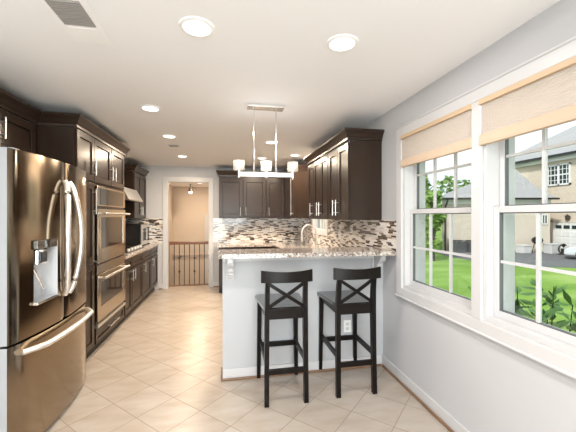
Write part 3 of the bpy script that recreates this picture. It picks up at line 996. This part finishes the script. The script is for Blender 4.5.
# cooktop hood and the cabinet beyond it
hd = thing('range_hood', (-1.7, 5.47, 1.68), 'pale slanted stainless range hood over the cooktop', 'range hood')
HY0, HY1 = 5.05, 5.865
pf = [(XL + .001, 1.69), (-1.40, 1.69), (-1.40, 1.705), (-1.50, 1.885), (XL + .001, 1.93)]
MB().loft([[(x, HY0, z) for x, z in pf], [(x, HY1, z) for x, z in pf]]).build('canopy', 'steel_lite', hd)
MB().box(XL + .05, -1.45, HY0 + .05, HY1 - .05, 1.682, 1.692).build('filter', 'black', hd)
XH = -1.56
FH = FXp(XH)
hc = thing('wall_cabinet', (XH, 6.28, 1.41), 'dark double door wall cabinet between the hood and the doorway wall', 'cabinet', 'dark wall cabinets')
MB().box(XL, XH, 5.87, YB - .004, 1.41, 2.24).build('body', 'espresso', hc)
for a0, a1, ah in ((5.885, 6.285, 6.24), (6.292, 6.70, 6.337)):
    d = shaker(FH, a0, a1, 1.42, 2.20).build('door', 'espresso', hc)
    bar_handle(FH, ah, 1.46, 1.62, parent=d)
moulding([(XL, 5.87), (XH + .02, 5.87), (XH + .02, YB - .004)], crown_prof(2.225, 2.325)).build('crown', 'espresso', hc)

# ------------------------------------------------------------------ back run
YU = 6.38
FU = FYn(YU)
c = thing('wall_cabinet', (.33, YU, 1.41), 'dark double door wall cabinet nearest the doorway on the back wall', 'cabinet', 'dark wall cabinets')
MB().box(-.134, .785, YU, YB - .002, 1.41, 2.223).build('body', 'espresso', c)
for a0, a1, ah in ((-.128, .322, .275), (.334, .778, .385)):
    d = shaker(FU, a0, a1, 1.425, 2.175).build('door', 'espresso', c)
    bar_handle(FU, ah, 1.46, 1.62, parent=d)
c = thing('wall_cabinet', (1.0, YU, 1.41), 'dark single door wall cabinet beside the corner on the back wall', 'cabinet', 'dark wall cabinets')
MB().box(.787, 1.17, YU, YB - .002, 1.41, 2.223).build('body', 'espresso', c)
d = shaker(FU, .794, 1.15, 1.425, 2.175).build('door', 'espresso', c)
bar_handle(FU, .845, 1.46, 1.62, parent=d)
XU = 1.175
FR = FXn(XU)
c = thing('wall_cabinet', (1.34, 6.0, 1.41), 'dark corner wall cabinet beyond the sink window', 'cabinet', 'dark wall cabinets')
MB().box(XU, XR, 5.43, YB - .002, 1.41, 2.223).build('body', 'espresso', c)
d = shaker(FR, 5.44, 6.34, 1.425, 2.175).build('door', 'espresso', c)
bar_handle(FR, 5.52, 1.46, 2.12, parent=d)
tag(moulding([(-.134, YB - .002), (-.134, YU - .02), (XU - .02, YU - .02), (XU - .02, 5.43), (XR, 5.43)], crown_prof(2.225, 2.335)).build('crown_molding', 'espresso'),
    'dark crown moulding over the back wall cabinets', 'crown moulding', kind='thing')
# base cabinets behind the bar
YBF = 6.09
FB = FYn(YBF)
bx_ = [(-.13, .385), (.385, .90)]
for (a0, a1), lab in zip(bx_, ('dark base cabinet on the back wall nearest the doorway', 'dark base cabinet on the back wall next to the corner')):
    c = thing('base_cabinet', ((a0 + a1) / 2, YBF, 0), lab, 'cabinet', 'back wall base cabinets')
    MB().box(a0, a1 - .002, YBF, YB - .002, .10, .868).build('body', 'espresso', c)
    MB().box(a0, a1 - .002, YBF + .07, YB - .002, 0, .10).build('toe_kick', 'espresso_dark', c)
    shaker(FB, a0 + .01, a1 - .012, .715, .855, .04).build('drawer', 'espresso', c)
    d = shaker(FB, a0 + .01, a1 - .012, .115, .70).build('door', 'espresso', c)
    bar_handle(FB, a1 - .06, .53, .69, parent=d)
XB = .93
FS = FXn(XB)
for (a0, a1), lab in zip(((3.02, 4.45), (4.45, 5.40), (5.40, 6.70)), ('dark base cabinet behind the half wall by the window side', 'dark sink base cabinet under the faucet', 'dark corner base cabinet past the sink')):
    c = thing('base_cabinet', (XB, (a0 + a1) / 2, 0), lab, 'cabinet', 'sink wall base cabinets')
    if a0 == 4.45:
        MB().box(XB, .98, a0, a1 - .002, .10, .868).box(.98, XR - .004, a0, a1 - .002, .10, .60).box(1.40, XR - .004, a0, a1 - .002, .6, .868).box(.98, 1.40, a0, a0 + .02, .6, .868).box(.98, 1.40, a1 - .022, a1 - .002, .6, .868).build('body', 'espresso', c)
    else:
        MB().box(XB, XR - .004, a0, a1 - .002, .10, .868).build('body', 'espresso', c)
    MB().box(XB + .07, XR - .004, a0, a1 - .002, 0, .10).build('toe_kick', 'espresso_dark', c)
    e1 = min(a1, 6.06)
    shaker(FS, a0 + .01, (a0 + e1) / 2 - .003, .115, .855).build('door', 'espresso', c)
    shaker(FS, (a0 + e1) / 2 + .003, e1 - .012, .115, .855).build('door', 'espresso', c)
# L-shaped worktop with sink cut-out
SK = (1.02, 1.34, 4.55, 5.28)
b = MB()
xw = .90
b.box(-.16, xw, 6.05, YB, .869, .908).box(xw, SK[0], 3.012, YB, .869, .908).box(SK[1], XR, 3.012, YB, .869, .908)
b.box(SK[0], SK[1], 3.012, SK[2], .869, .908).box(SK[0], SK[1], SK[3], YB, .869, .908)
tag(b.build('countertop', 'granite'), 'granite L-shaped countertop running along the back and sink walls', 'countertop')
sk = thing('sink', (1.18, 4.9, .7), 'stainless undermount sink in the granite below the faucet', 'sink')
x0, x1, y0, y1 = SK
b = MB()
b.box(x0 - .015, x0, y0 - .015, y1 + .015, .68, .868).box(x1, x1 + .015, y0 - .015, y1 + .015, .68, .868)
b.box(x0, x1, y0 - .015, y0, .68, .868).box(x0, x1, y1, y1 + .015, .68, .868).box(x0 - .015, x1 + .015, y0 - .015, y1 + .015, .665, .68)
b.build('basin', 'steel_lite', sk)
MB().cyl((1.18, 4.9, .68), (1.18, 4.9, .684), .045, 18).build('drain', 'chrome', sk)
fa = thing('faucet', (1.39, 4.86, .908), 'tall chrome gooseneck faucet behind the bar', 'faucet')
pts = [(1.39, 4.86, .93), (1.39, 4.86, 1.19)]
for k in range(1, 12):
    a = math.pi * k / 12
    pts.append((1.275 + .115 * math.cos(a), 4.86, 1.19 + .118 * math.sin(a)))
pts += [(1.16, 4.86, 1.19), (1.158, 4.86, 1.11)]
MB().tube(pts, .0135, 12, up=(0, 1, 0)).build('neck', 'nickel', fa, smooth=True)
MB().lathe([(.032, 0), (.032, .012), (.022, .02), (.02, .075), (.014, .085)], (1.39, 4.86, .908), 18).build('base', 'nickel', fa, smooth=True)
MB().cyl((1.158, 4.86, 1.04), (1.158, 4.86, 1.125), .019, 14).build('spray_head', 'nickel', fa, smooth=True)
MB().cyl((1.39, 4.84, .96), (1.39, 4.76, 1.0), .008, 10).build('lever', 'nickel', fa, smooth=True)
sd = thing('soap_dispenser', (1.40, 5.15, .908), 'small chrome soap dispenser beyond the faucet', 'soap dispenser')
MB().lathe([(.02, 0), (.018, .01), (.01, .02), (.01, .07)], (1.40, 5.15, .908), 14).build('body', 'nickel', sd, smooth=True)
MB().tube([(1.40, 5.15, .975), (1.37, 5.15, .99), (1.32, 5.15, .98)], .007, 8).build('spout', 'nickel', sd, smooth=True)

# backsplashes on the back and right walls
b = MB().box(-.25, XR - .009, YB - .008, YB - .001, .909, 1.405)
tag(b.build('backsplash', 'mosaic'), 'mosaic tile backsplash under the back wall cabinets', 'backsplash')
b = MB()
zt = 1.408
b.box(XR - .008, XR - .001, 2.625, W3[0] - .071, 1.1345, zt).box(XR - .008, XR - .001, 3.012, W3[0] - .071, .908, 1.094).box(XR - .008, XR - .001, 3.105, W3[0] - .071, 1.094, 1.1345).box(XR - .008, XR - .001, W3[1] + .066, YB, .908, zt)
b.box(XR - .008, XR - .001, W3[0] - .071, W3[1] + .066, .908, W3[2] - .071)
tag(b.build('backsplash', 'mosaic'), 'dark and white mosaic backsplash on the window wall behind the sink', 'backsplash')

# ------------------------------------------------------------------ right wall cabinets
def rcab(a0, a1, lab, doors):
    c = thing('wall_cabinet', ((XU + XR) / 2, (a0 + a1) / 2, 1.41), lab, 'cabinet', 'dark wall cabinets')
    MB().box(XU, XR - .001, a0, a1 - .001, 1.41, 2.183).build('body', 'espresso', c)
    for p0, p1, ah in doors:
        d = shaker(FR, p0, p1, 1.42, 2.165).build('door', 'espresso', c)
        bar_handle(FR, ah, 1.455, 1.62, parent=d)
    return c
rcab(2.915, 3.54, 'dark double door wall cabinet nearest the windows', ((2.920, 3.222, 3.18), (3.232, 3.530, 3.275)))
rcab(3.54, 4.16, 'dark double door wall cabinet, middle of the right wall three', ((3.550, 3.845, 3.80), (3.855, 4.150, 3.90)))
rcab(4.16, 4.475, 'narrow dark wall cabinet beside the sink window', ((4.165, 4.465, 4.215),))
tag(moulding([(XR - .001, 4.475), (XU - .02, 4.475), (XU - .02, 2.915), (XR - .001, 2.915)], crown_prof(2.185, 2.285)).build('crown_molding', 'espresso'),
    'dark crown moulding over the three right wall cabinets', 'crown moulding', kind='thing')

# ------------------------------------------------------------------ bar top, corbels, plates
b = MB()
o_ = [(-.068, 3.10), (-.068, 2.72), (-.058, 2.695), (-.03, 2.685), (XR - .002, 2.62), (XR - .002, 3.10)]
b.loft([[(x, y, 1.095) for x, y in o_], [(x, y, 1.133) for x, y in o_]])
bmesh.ops.bevel(b.b, geom=b.b.edges[:], offset=.006, segments=2, affect='EDGES')
tag(b.build('bar_counter', 'granite'), 'raised speckled granite bar top on the white half wall', 'bar counter')
def corbel(x, lab):
    c = thing('corbel', (x, 2.89, .9), lab, 'corbel', 'corbels under the bar top')
    prof = [(2.868, 1.094), (2.72, 1.094), (2.715, 1.06), (2.735, 1.035), (2.765, 1.02), (2.79, .995), (2.80, .965), (2.825, .945), (2.835, .915), (2.85, .90), (2.868, .90)]
    MB().loft([[(x - .022, y, z) for y, z in prof], [(x + .022, y, z) for y, z in prof]]).build('bracket', 'white', c)
    MB().cyl((x - .027, 2.755, 1.052), (x + .027, 2.755, 1.052), .026, 16).build('scroll', 'white', c, smooth=True)
    MB().cyl((x - .027, 2.835, .945), (x + .027, 2.835, .945), .018, 16).build('scroll', 'white', c, smooth=True)
    MB().box(x - .035, x + .035, 2.868, 2.888, .885, 1.044, .003).build('back_plate', 'white', c)
corbel(.035, 'white scrolled corbel under the doorway end of the bar top')
corbel(1.42, 'white scrolled corbel under the window end of the bar top')
def plate(F, a, z, lab, w=.036, h=.058, kind='outlet_cover', cat='outlet', slots=2, g=None):
    p = thing(kind, F(a, 0, z), lab, cat, g)
    MB().fbox(F, a - w, a + w, 0, .006, z - h, z + h, .002).build('plate', 'plastic', p)
    if slots == 2:
        for s in (-1, 1): MB().fbox(F, a - .016, a + .016, .005, .0085, z + s * .022 - .013, z + s * .022 + .013, .002).build('socket', 'grey_light', p)
    else:
        MB().fbox(F, a - .016, a + .016, .005, .009, z - .032, z + .032, .002).build('rocker', 'plastic', p)
plate(FYn(2.89), 1.135, .40, 'white outlet low on the half wall behind the right stool')
plate(FYn(YB - .008), -.105, 1.17, 'white switch plate on the backsplash nearest the doorway', kind='switch_plate', cat='switch', slots=1)
plate(FYn(YB - .008), .20, 1.18, 'white outlet on the back wall mosaic, second from the doorway')
plate(FYn(YB - .008), .95, 1.18, 'white outlet on the back wall mosaic near the corner')
plate(FXn(XR - .008), 4.08, 1.20, 'white outlet on the window wall mosaic between sink window and bar')

# ------------------------------------------------------------------ bar stools
def stool():
    o = thing('bar_stool', (0, 0, 0), 'x', 'bar stool', 'bar stools')
    # local frame: back legs at y=0, front at y=+.44, x centred
    xb, xf, yf = .155, .172, .445
    for sx in (-1, 1):
        b = MB()
        pts = [(sx * xb, .0, 0), (sx * (xb - .002), .012, .35), (sx * (xb - .004), .018, .70), (sx * (xb - .006), .008, .86), (sx * (xb - .008), -.018, 1.005)]
        secs = []
        for i, (x, y, z) in enumerate(pts):
            hw = .0175; hd = (.018, .020, .023, .018, .012)[i]
            secs.append([(x - hw, y - hd, z), (x + hw, y - hd, z), (x + hw, y + hd, z), (x - hw, y + hd, z)])
        b.loft(secs); b.build('leg', 'stool', o)
        b = MB()
        secs = []
        for (x, y, z, hw) in ((sx * xf, yf, 0, .016), (sx * (xf - .008), yf - .010, .705, .019)):
            secs.append([(x - hw, y - hw, z), (x + hw, y - hw, z), (x + hw, y + hw, z), (x - hw, y + hw, z)])
        b.loft(secs); b.build('leg', 'stool', o)
        MB().box(sx * xb - .010, sx * xb + .010, .02, yf - .01, .30, .345, .003).build('side_rail', 'stool', o)
        MB().box(sx * .153 - .009, sx * .153 + .009, .03, yf - .02, .655, .712, .003).build('apron', 'stool', o)
    MB().box(-xb + .015, xb - .015, -.004, .022, .232, .272, .003).build('back_rail', 'stool', o)
    MB().box(-xf + .012, xf - .012, yf - .015, yf + .010, .272, .315, .003).build('foot_rail', 'stool', o)
    MB().box(-.14, .14, .002, .030, .655, .735, .003).build('apron', 'stool', o)
    MB().box(-.15, .15, yf - .022, yf + .0, .655, .712, .003).build('apron', 'stool', o)
    # seat: softly dished slab with rounded corners
    b = MB()
    pl = []
    for cx, cy, a0 in ((.165, .435, 0), (-.165, .435, 90), (-.128, .055, 180), (.128, .055, 270)):
        for k in range(5):
            a = math.radians(a0 + k * 22.5); pl.append((cx + .040 * math.cos(a), cy + .040 * math.sin(a)))
    b.loft([[(x, y, .713) for x, y in pl], [(x, y, .735) for x, y in pl], [(x * .97, .245 + (y - .245) * .97, .742) for x, y in pl]])
    b.build('seat', 'seat', o)
    # curved top rail
    b = MB(); secs = []
    for k in range(13):
        t = -1 + k / 6; x = t * .200
        yc = -.030 + .030 * t * t - .02
        up = .013 * t * t - .004
        secs.append([(x, yc - .011, .945), (x, yc + .011, .945), (x, yc + .009, 1.030 + up), (x, yc - .009, 1.030 + up)])
    b.loft(secs)
    bmesh.ops.bevel(b.b, geom=[e for e in b.b.edges if all(len(f.verts) == 4 for f in e.link_faces)][:0] or b.b.edges[:], offset=.002, segments=1, affect='EDGES')
    b.build('top_rail', 'stool', o)
    for s in (-1, 1):
        b = MB(); secs = []
        for k in range(7):
            t = k / 6
            x = s * (-.142 + .284 * t); z = .745 + .19 * t; y = .010 - .02 * t - .012 * math.sin(math.pi * t) + s * .005
            dx, dz = .19, .284
            n = Vector((-s * dx, 0, dz)).normalized() * .013
            secs.append([(x - n.x, y - .006, z - n.z), (x + n.x, y - .006, z + n.z), (x + n.x, y + .006, z + n.z), (x - n.x, y + .006, z - n.z)])
        b.loft(secs); b.build('cross_brace', 'stool', o)
    return o
st1 = stool()
st1.location = (.459, 2.425, 0)
st1['label'] = 'black wooden cross-back bar stool on the doorway side, left one'
st2 = copy_tree(st1)
st2.location = (1.038, 2.440, 0)
st2['label'] = 'black wooden cross-back bar stool nearer the windows, right one'

# ------------------------------------------------------------------ window shades
def shade(y0, y1, lab, zb=1.868):
    o = thing('window_shade', (XR, (y0 + y1) / 2, zb), lab, 'window shade', 'pleated window shades')
    MB().box(XR - .034, XR + .000, y0, y1, 2.108, 2.139, .003).build('head_rail', 'shade_rail', o)
    b = MB()
    n = 30
    front = []
    for k in range(n + 1):
        z = zb + .062 + (2.108 - zb - .062) * k / n
        front.append((XR - .022 + (.004 if k % 2 else .0065), z))
    sec = front + [(x + .014, z) for x, z in reversed(front)]
    b.loft([[(x, y0, z) for x, z in sec], [(x, y1, z) for x, z in sec]])
    b.build('pleated_fabric', 'shade', o)
    MB().box(XR - .030, XR - .002, y0, y1, zb + .010, zb + .063, .004).build('bottom_stack', 'shade_band', o)
    MB().box(XR - .032, XR - .001, y0, y1, zb, zb + .011, .003).build('bottom_rail', 'shade_band', o)
shade(W1[0] - .008, W1[1] - .002, 'half-raised tan pleated shade on the window nearer the cabinets')
shade(W2[0] + .002, W2[1] + .008, 'half-raised tan pleated shade on the window nearer the camera')

# ------------------------------------------------------------------ ceiling fittings
def downlight(x, y, lab, r=.088, power=CAN_POWER, proto=[None]):
    if proto[0] is None:
        o = thing('ceiling_downlight', (0, 0, H), lab, 'downlight', 'recessed ceiling downlights')
        MB().lathe([(.070, -.004), (.072, -.010), (.090, -.006), (.092, .0)], (0, 0, H), 32).build('trim_ring', 'fitting_white', o, smooth=True)
        MB().lathe([(.0001, -.006), (.071, -.005)], (0, 0, H), 32).build('lens', 'lens', o)
        proto[0] = o
    else:
        o = copy_tree(proto[0]); o['label'] = lab
    o.location = (x, y, H)
    l = bpy.data.lights.new('downlight_beam', 'AREA')
    l.shape = 'DISK'; l.size = .14; l.energy = power; l.color = CAN_WARM if y > 3 else CAN_COLOR
    lo = bpy.data.objects.new('downlight_beam', l)
    COL.objects.link(lo); lo.location = (x, y, H - .015)
for x, y, lab in ((-.149, 1.736, 'large recessed downlight near the camera, left of the pair'), (.652, 1.739, 'large recessed downlight near the camera, right of the pair'),
                  (-.68, 3.12, 'recessed downlight in front of the oven tower, nearest of the left row'), (-.69, 4.17, 'recessed downlight in the left row, second towards the doorway'),
                  (-.71, 5.52, 'recessed downlight in the left row closest to the doorway'), (.595, 4.25, 'recessed downlight just behind the hanging lamp rods'),
                  (.603, 5.45, 'recessed downlight over the back of the kitchen behind the lamp'), (1.10, 5.08, 'recessed downlight over the sink by the right cabinets'),
                  (-.7, -.3, 'added unseen fill downlight behind the camera, left'), (.7, -.3, 'added unseen fill downlight behind the camera, right'),  # last four are unseen cans, added to brighten the near ceiling
                  (-.9, -1.5, 'added unseen fill downlight by the rear opening, left'), (.7, -1.5, 'added unseen fill downlight by the rear opening, right')):
    downlight(x, y, lab, power=CAN_POWER * (1.75 if y > 5 else 1.3 if y > 4 else 0.7 if y > 3 else .75 if y > 0 else 1.3))
# big return vent
v = thing('ceiling_vent', (-.73, 1.75, H), 'large white ceiling register with grey louvres near the camera', 'vent')
b = MB()
x0, x1, y0, y1 = -.835, -.635, 1.56, 2.0
b.box(x0, x1, y0, y1, H - .006, H - .001, .002)
b.build('cover', 'fitting_white', v)
b = MB()
for k in range(13):
    y = 1.625 + k * .0155
    b.box(-.808, -.664, y, y + .006, H - .014, H - .006)
b.build('louvre', 'vent_grey', v)
MB().box(-.810, -.662, 1.62, 1.822, H - .009, H - .006).build('grille', 'vent_grey', v)
MB().box(-.805, -.665, 1.845, 1.965, H - .010, H - .006, .002).build('damper_panel', 'fitting_white', v)
v = thing('ceiling_vent', (-.72, 4.72, H), 'small ceiling vent between the left row downlights', 'vent')
MB().box(-.79, -.65, 4.66, 4.78, H - .006, H - .001, .002).build('cover', 'white', v)
b = MB()
for k in range(6): b.box(-.775, -.665, 4.672 + k * .017, 4.679 + k * .017, H - .010, H - .006)
b.build('louvre', 'vent_grey', v)

# hanging lamp over the bar
CY = 2.86
pl = thing('pendant_lamp', (.345, CY, H), 'chrome three-light linear pendant hanging over the bar', 'pendant lamp')
MB().box(.185, .512, CY - .055, CY + .055, H - .028, H - .001, .004).build('canopy', 'chrome', pl)
for x in (.245, .445):
    MB().cyl((x, CY, 1.80), (x, CY, H - .02), .0055, 10).build('rod', 'chrome', pl, smooth=True)
MB().box(.105, .605, CY - .012, CY + .012, 1.800, 1.842, .003).build('crossbar', 'chrome', pl)
for x in (.113, .355, .597):
    s_ = MB().cyl((x, CY, 1.79), (x, CY, 1.862), .017, 14).build('socket', 'chrome', pl, smooth=True)
    sh = MB()
    sh.lathe([(.012, .0), (.048, .0), (.050, .004), (.050, .082), (.046, .082), (.046, .006), (.012, .004)], (x, CY, 1.858), 20)
    sh.build('shade', 'frost', pl, smooth=True)
    bl = MB().sphere((x, CY, 1.90), .024, 1, 1, 1.25).build('bulb', 'bulb', s_, smooth=True)
l = bpy.data.lights.new('pendant_glow', 'POINT'); l.energy = 2; l.color = CAN_COLOR; l.shadow_soft_size = .06
lo = bpy.data.objects.new('pendant_glow', l); COL.objects.link(lo); lo.location = (.345, CY, 2.02)

# stair railing and hall lights
rl = thing('stair_railing', (-.77, 6.93, 0), 'stair railing with brown handrail and dark iron balusters beyond the doorway', 'railing')
MB().box(-1.40, -.10, 6.90, 6.96, .86, .922, .012).build('handrail', 'rail_wood', rl)
MB().box(-1.40, -.10, 6.915, 6.945, 0, .03).build('shoe_rail', 'shoe', rl)
for k in range(-1, 12):
    x = -1.148 + k * .1005
    b = MB().box(x - .009, x + .009, 6.921, 6.939, .02, .87)
    if k % 3 == 2:
        for z in (.30, .58): b.lathe([(.007, -.035), (.02, -.015), (.023, 0), (.02, .015), (.007, .035)], (x, 6.93, z), 10)
    b.build('baluster', 'iron', rl)
hr = thing('wall_handrail', (-.7, 11.22, .17), 'tan handrail on the far hall wall seen through the balusters', 'handrail')
MB().box(-1.74, .24, 11.2, 11.25, .13, .20, .01).build('rail', 'hall', hr)
b = MB()
for x in (-1.5, -.6, .1): b.box(x, x + .03, 11.2, 11.3, .08, .12)
b.build('bracket', 'iron', hr)
hp = thing('ceiling_spotlight', (-1.075, 10.3, H), 'small dark spotlight hanging from the hall ceiling', 'spotlight')
MB().cyl((-1.075, 10.3, H - .12), (-1.075, 10.3, H), .025, 10).build('stem', 'iron', hp)
MB().lathe([(.03, 0), (.06, -.06), (.07, -.14)], (-1.075, 10.3, H - .1), 14).build('housing', 'iron', hp)
MB().sphere((-1.075, 10.3, H - .24), .06).build('bulb', 'bulb', hp)
hl = thing('ceiling_downlight', (-.78, 9.93, H), 'recessed downlight in the stair hall ceiling', 'downlight')
MB().lathe([(.070, -.004), (.072, -.010), (.090, -.006), (.092, .0)], (-.78, 9.93, H), 24).build('trim_ring', 'fitting_white', hl)
MB().lathe([(.0001, -.006), (.071, -.005)], (-.78, 9.93, H), 24).build('lens', 'lens', hl)
for p, e in (((-.78, 9.93, H - .02), 30), ((-.9, 8.2, H - .02), 16)):
    l = bpy.data.lights.new('hall_beam', 'AREA'); l.shape = 'DISK'; l.size = .15; l.energy = e; l.color = (1, .78, .55)
    lo = bpy.data.objects.new('hall_beam', l); COL.objects.link(lo); lo.location = p
hl2 = copy_tree(hl); hl2.location = (-.9, 8.2, H); hl2['label'] = 'recessed downlight above the stair railing, hidden by the door head'
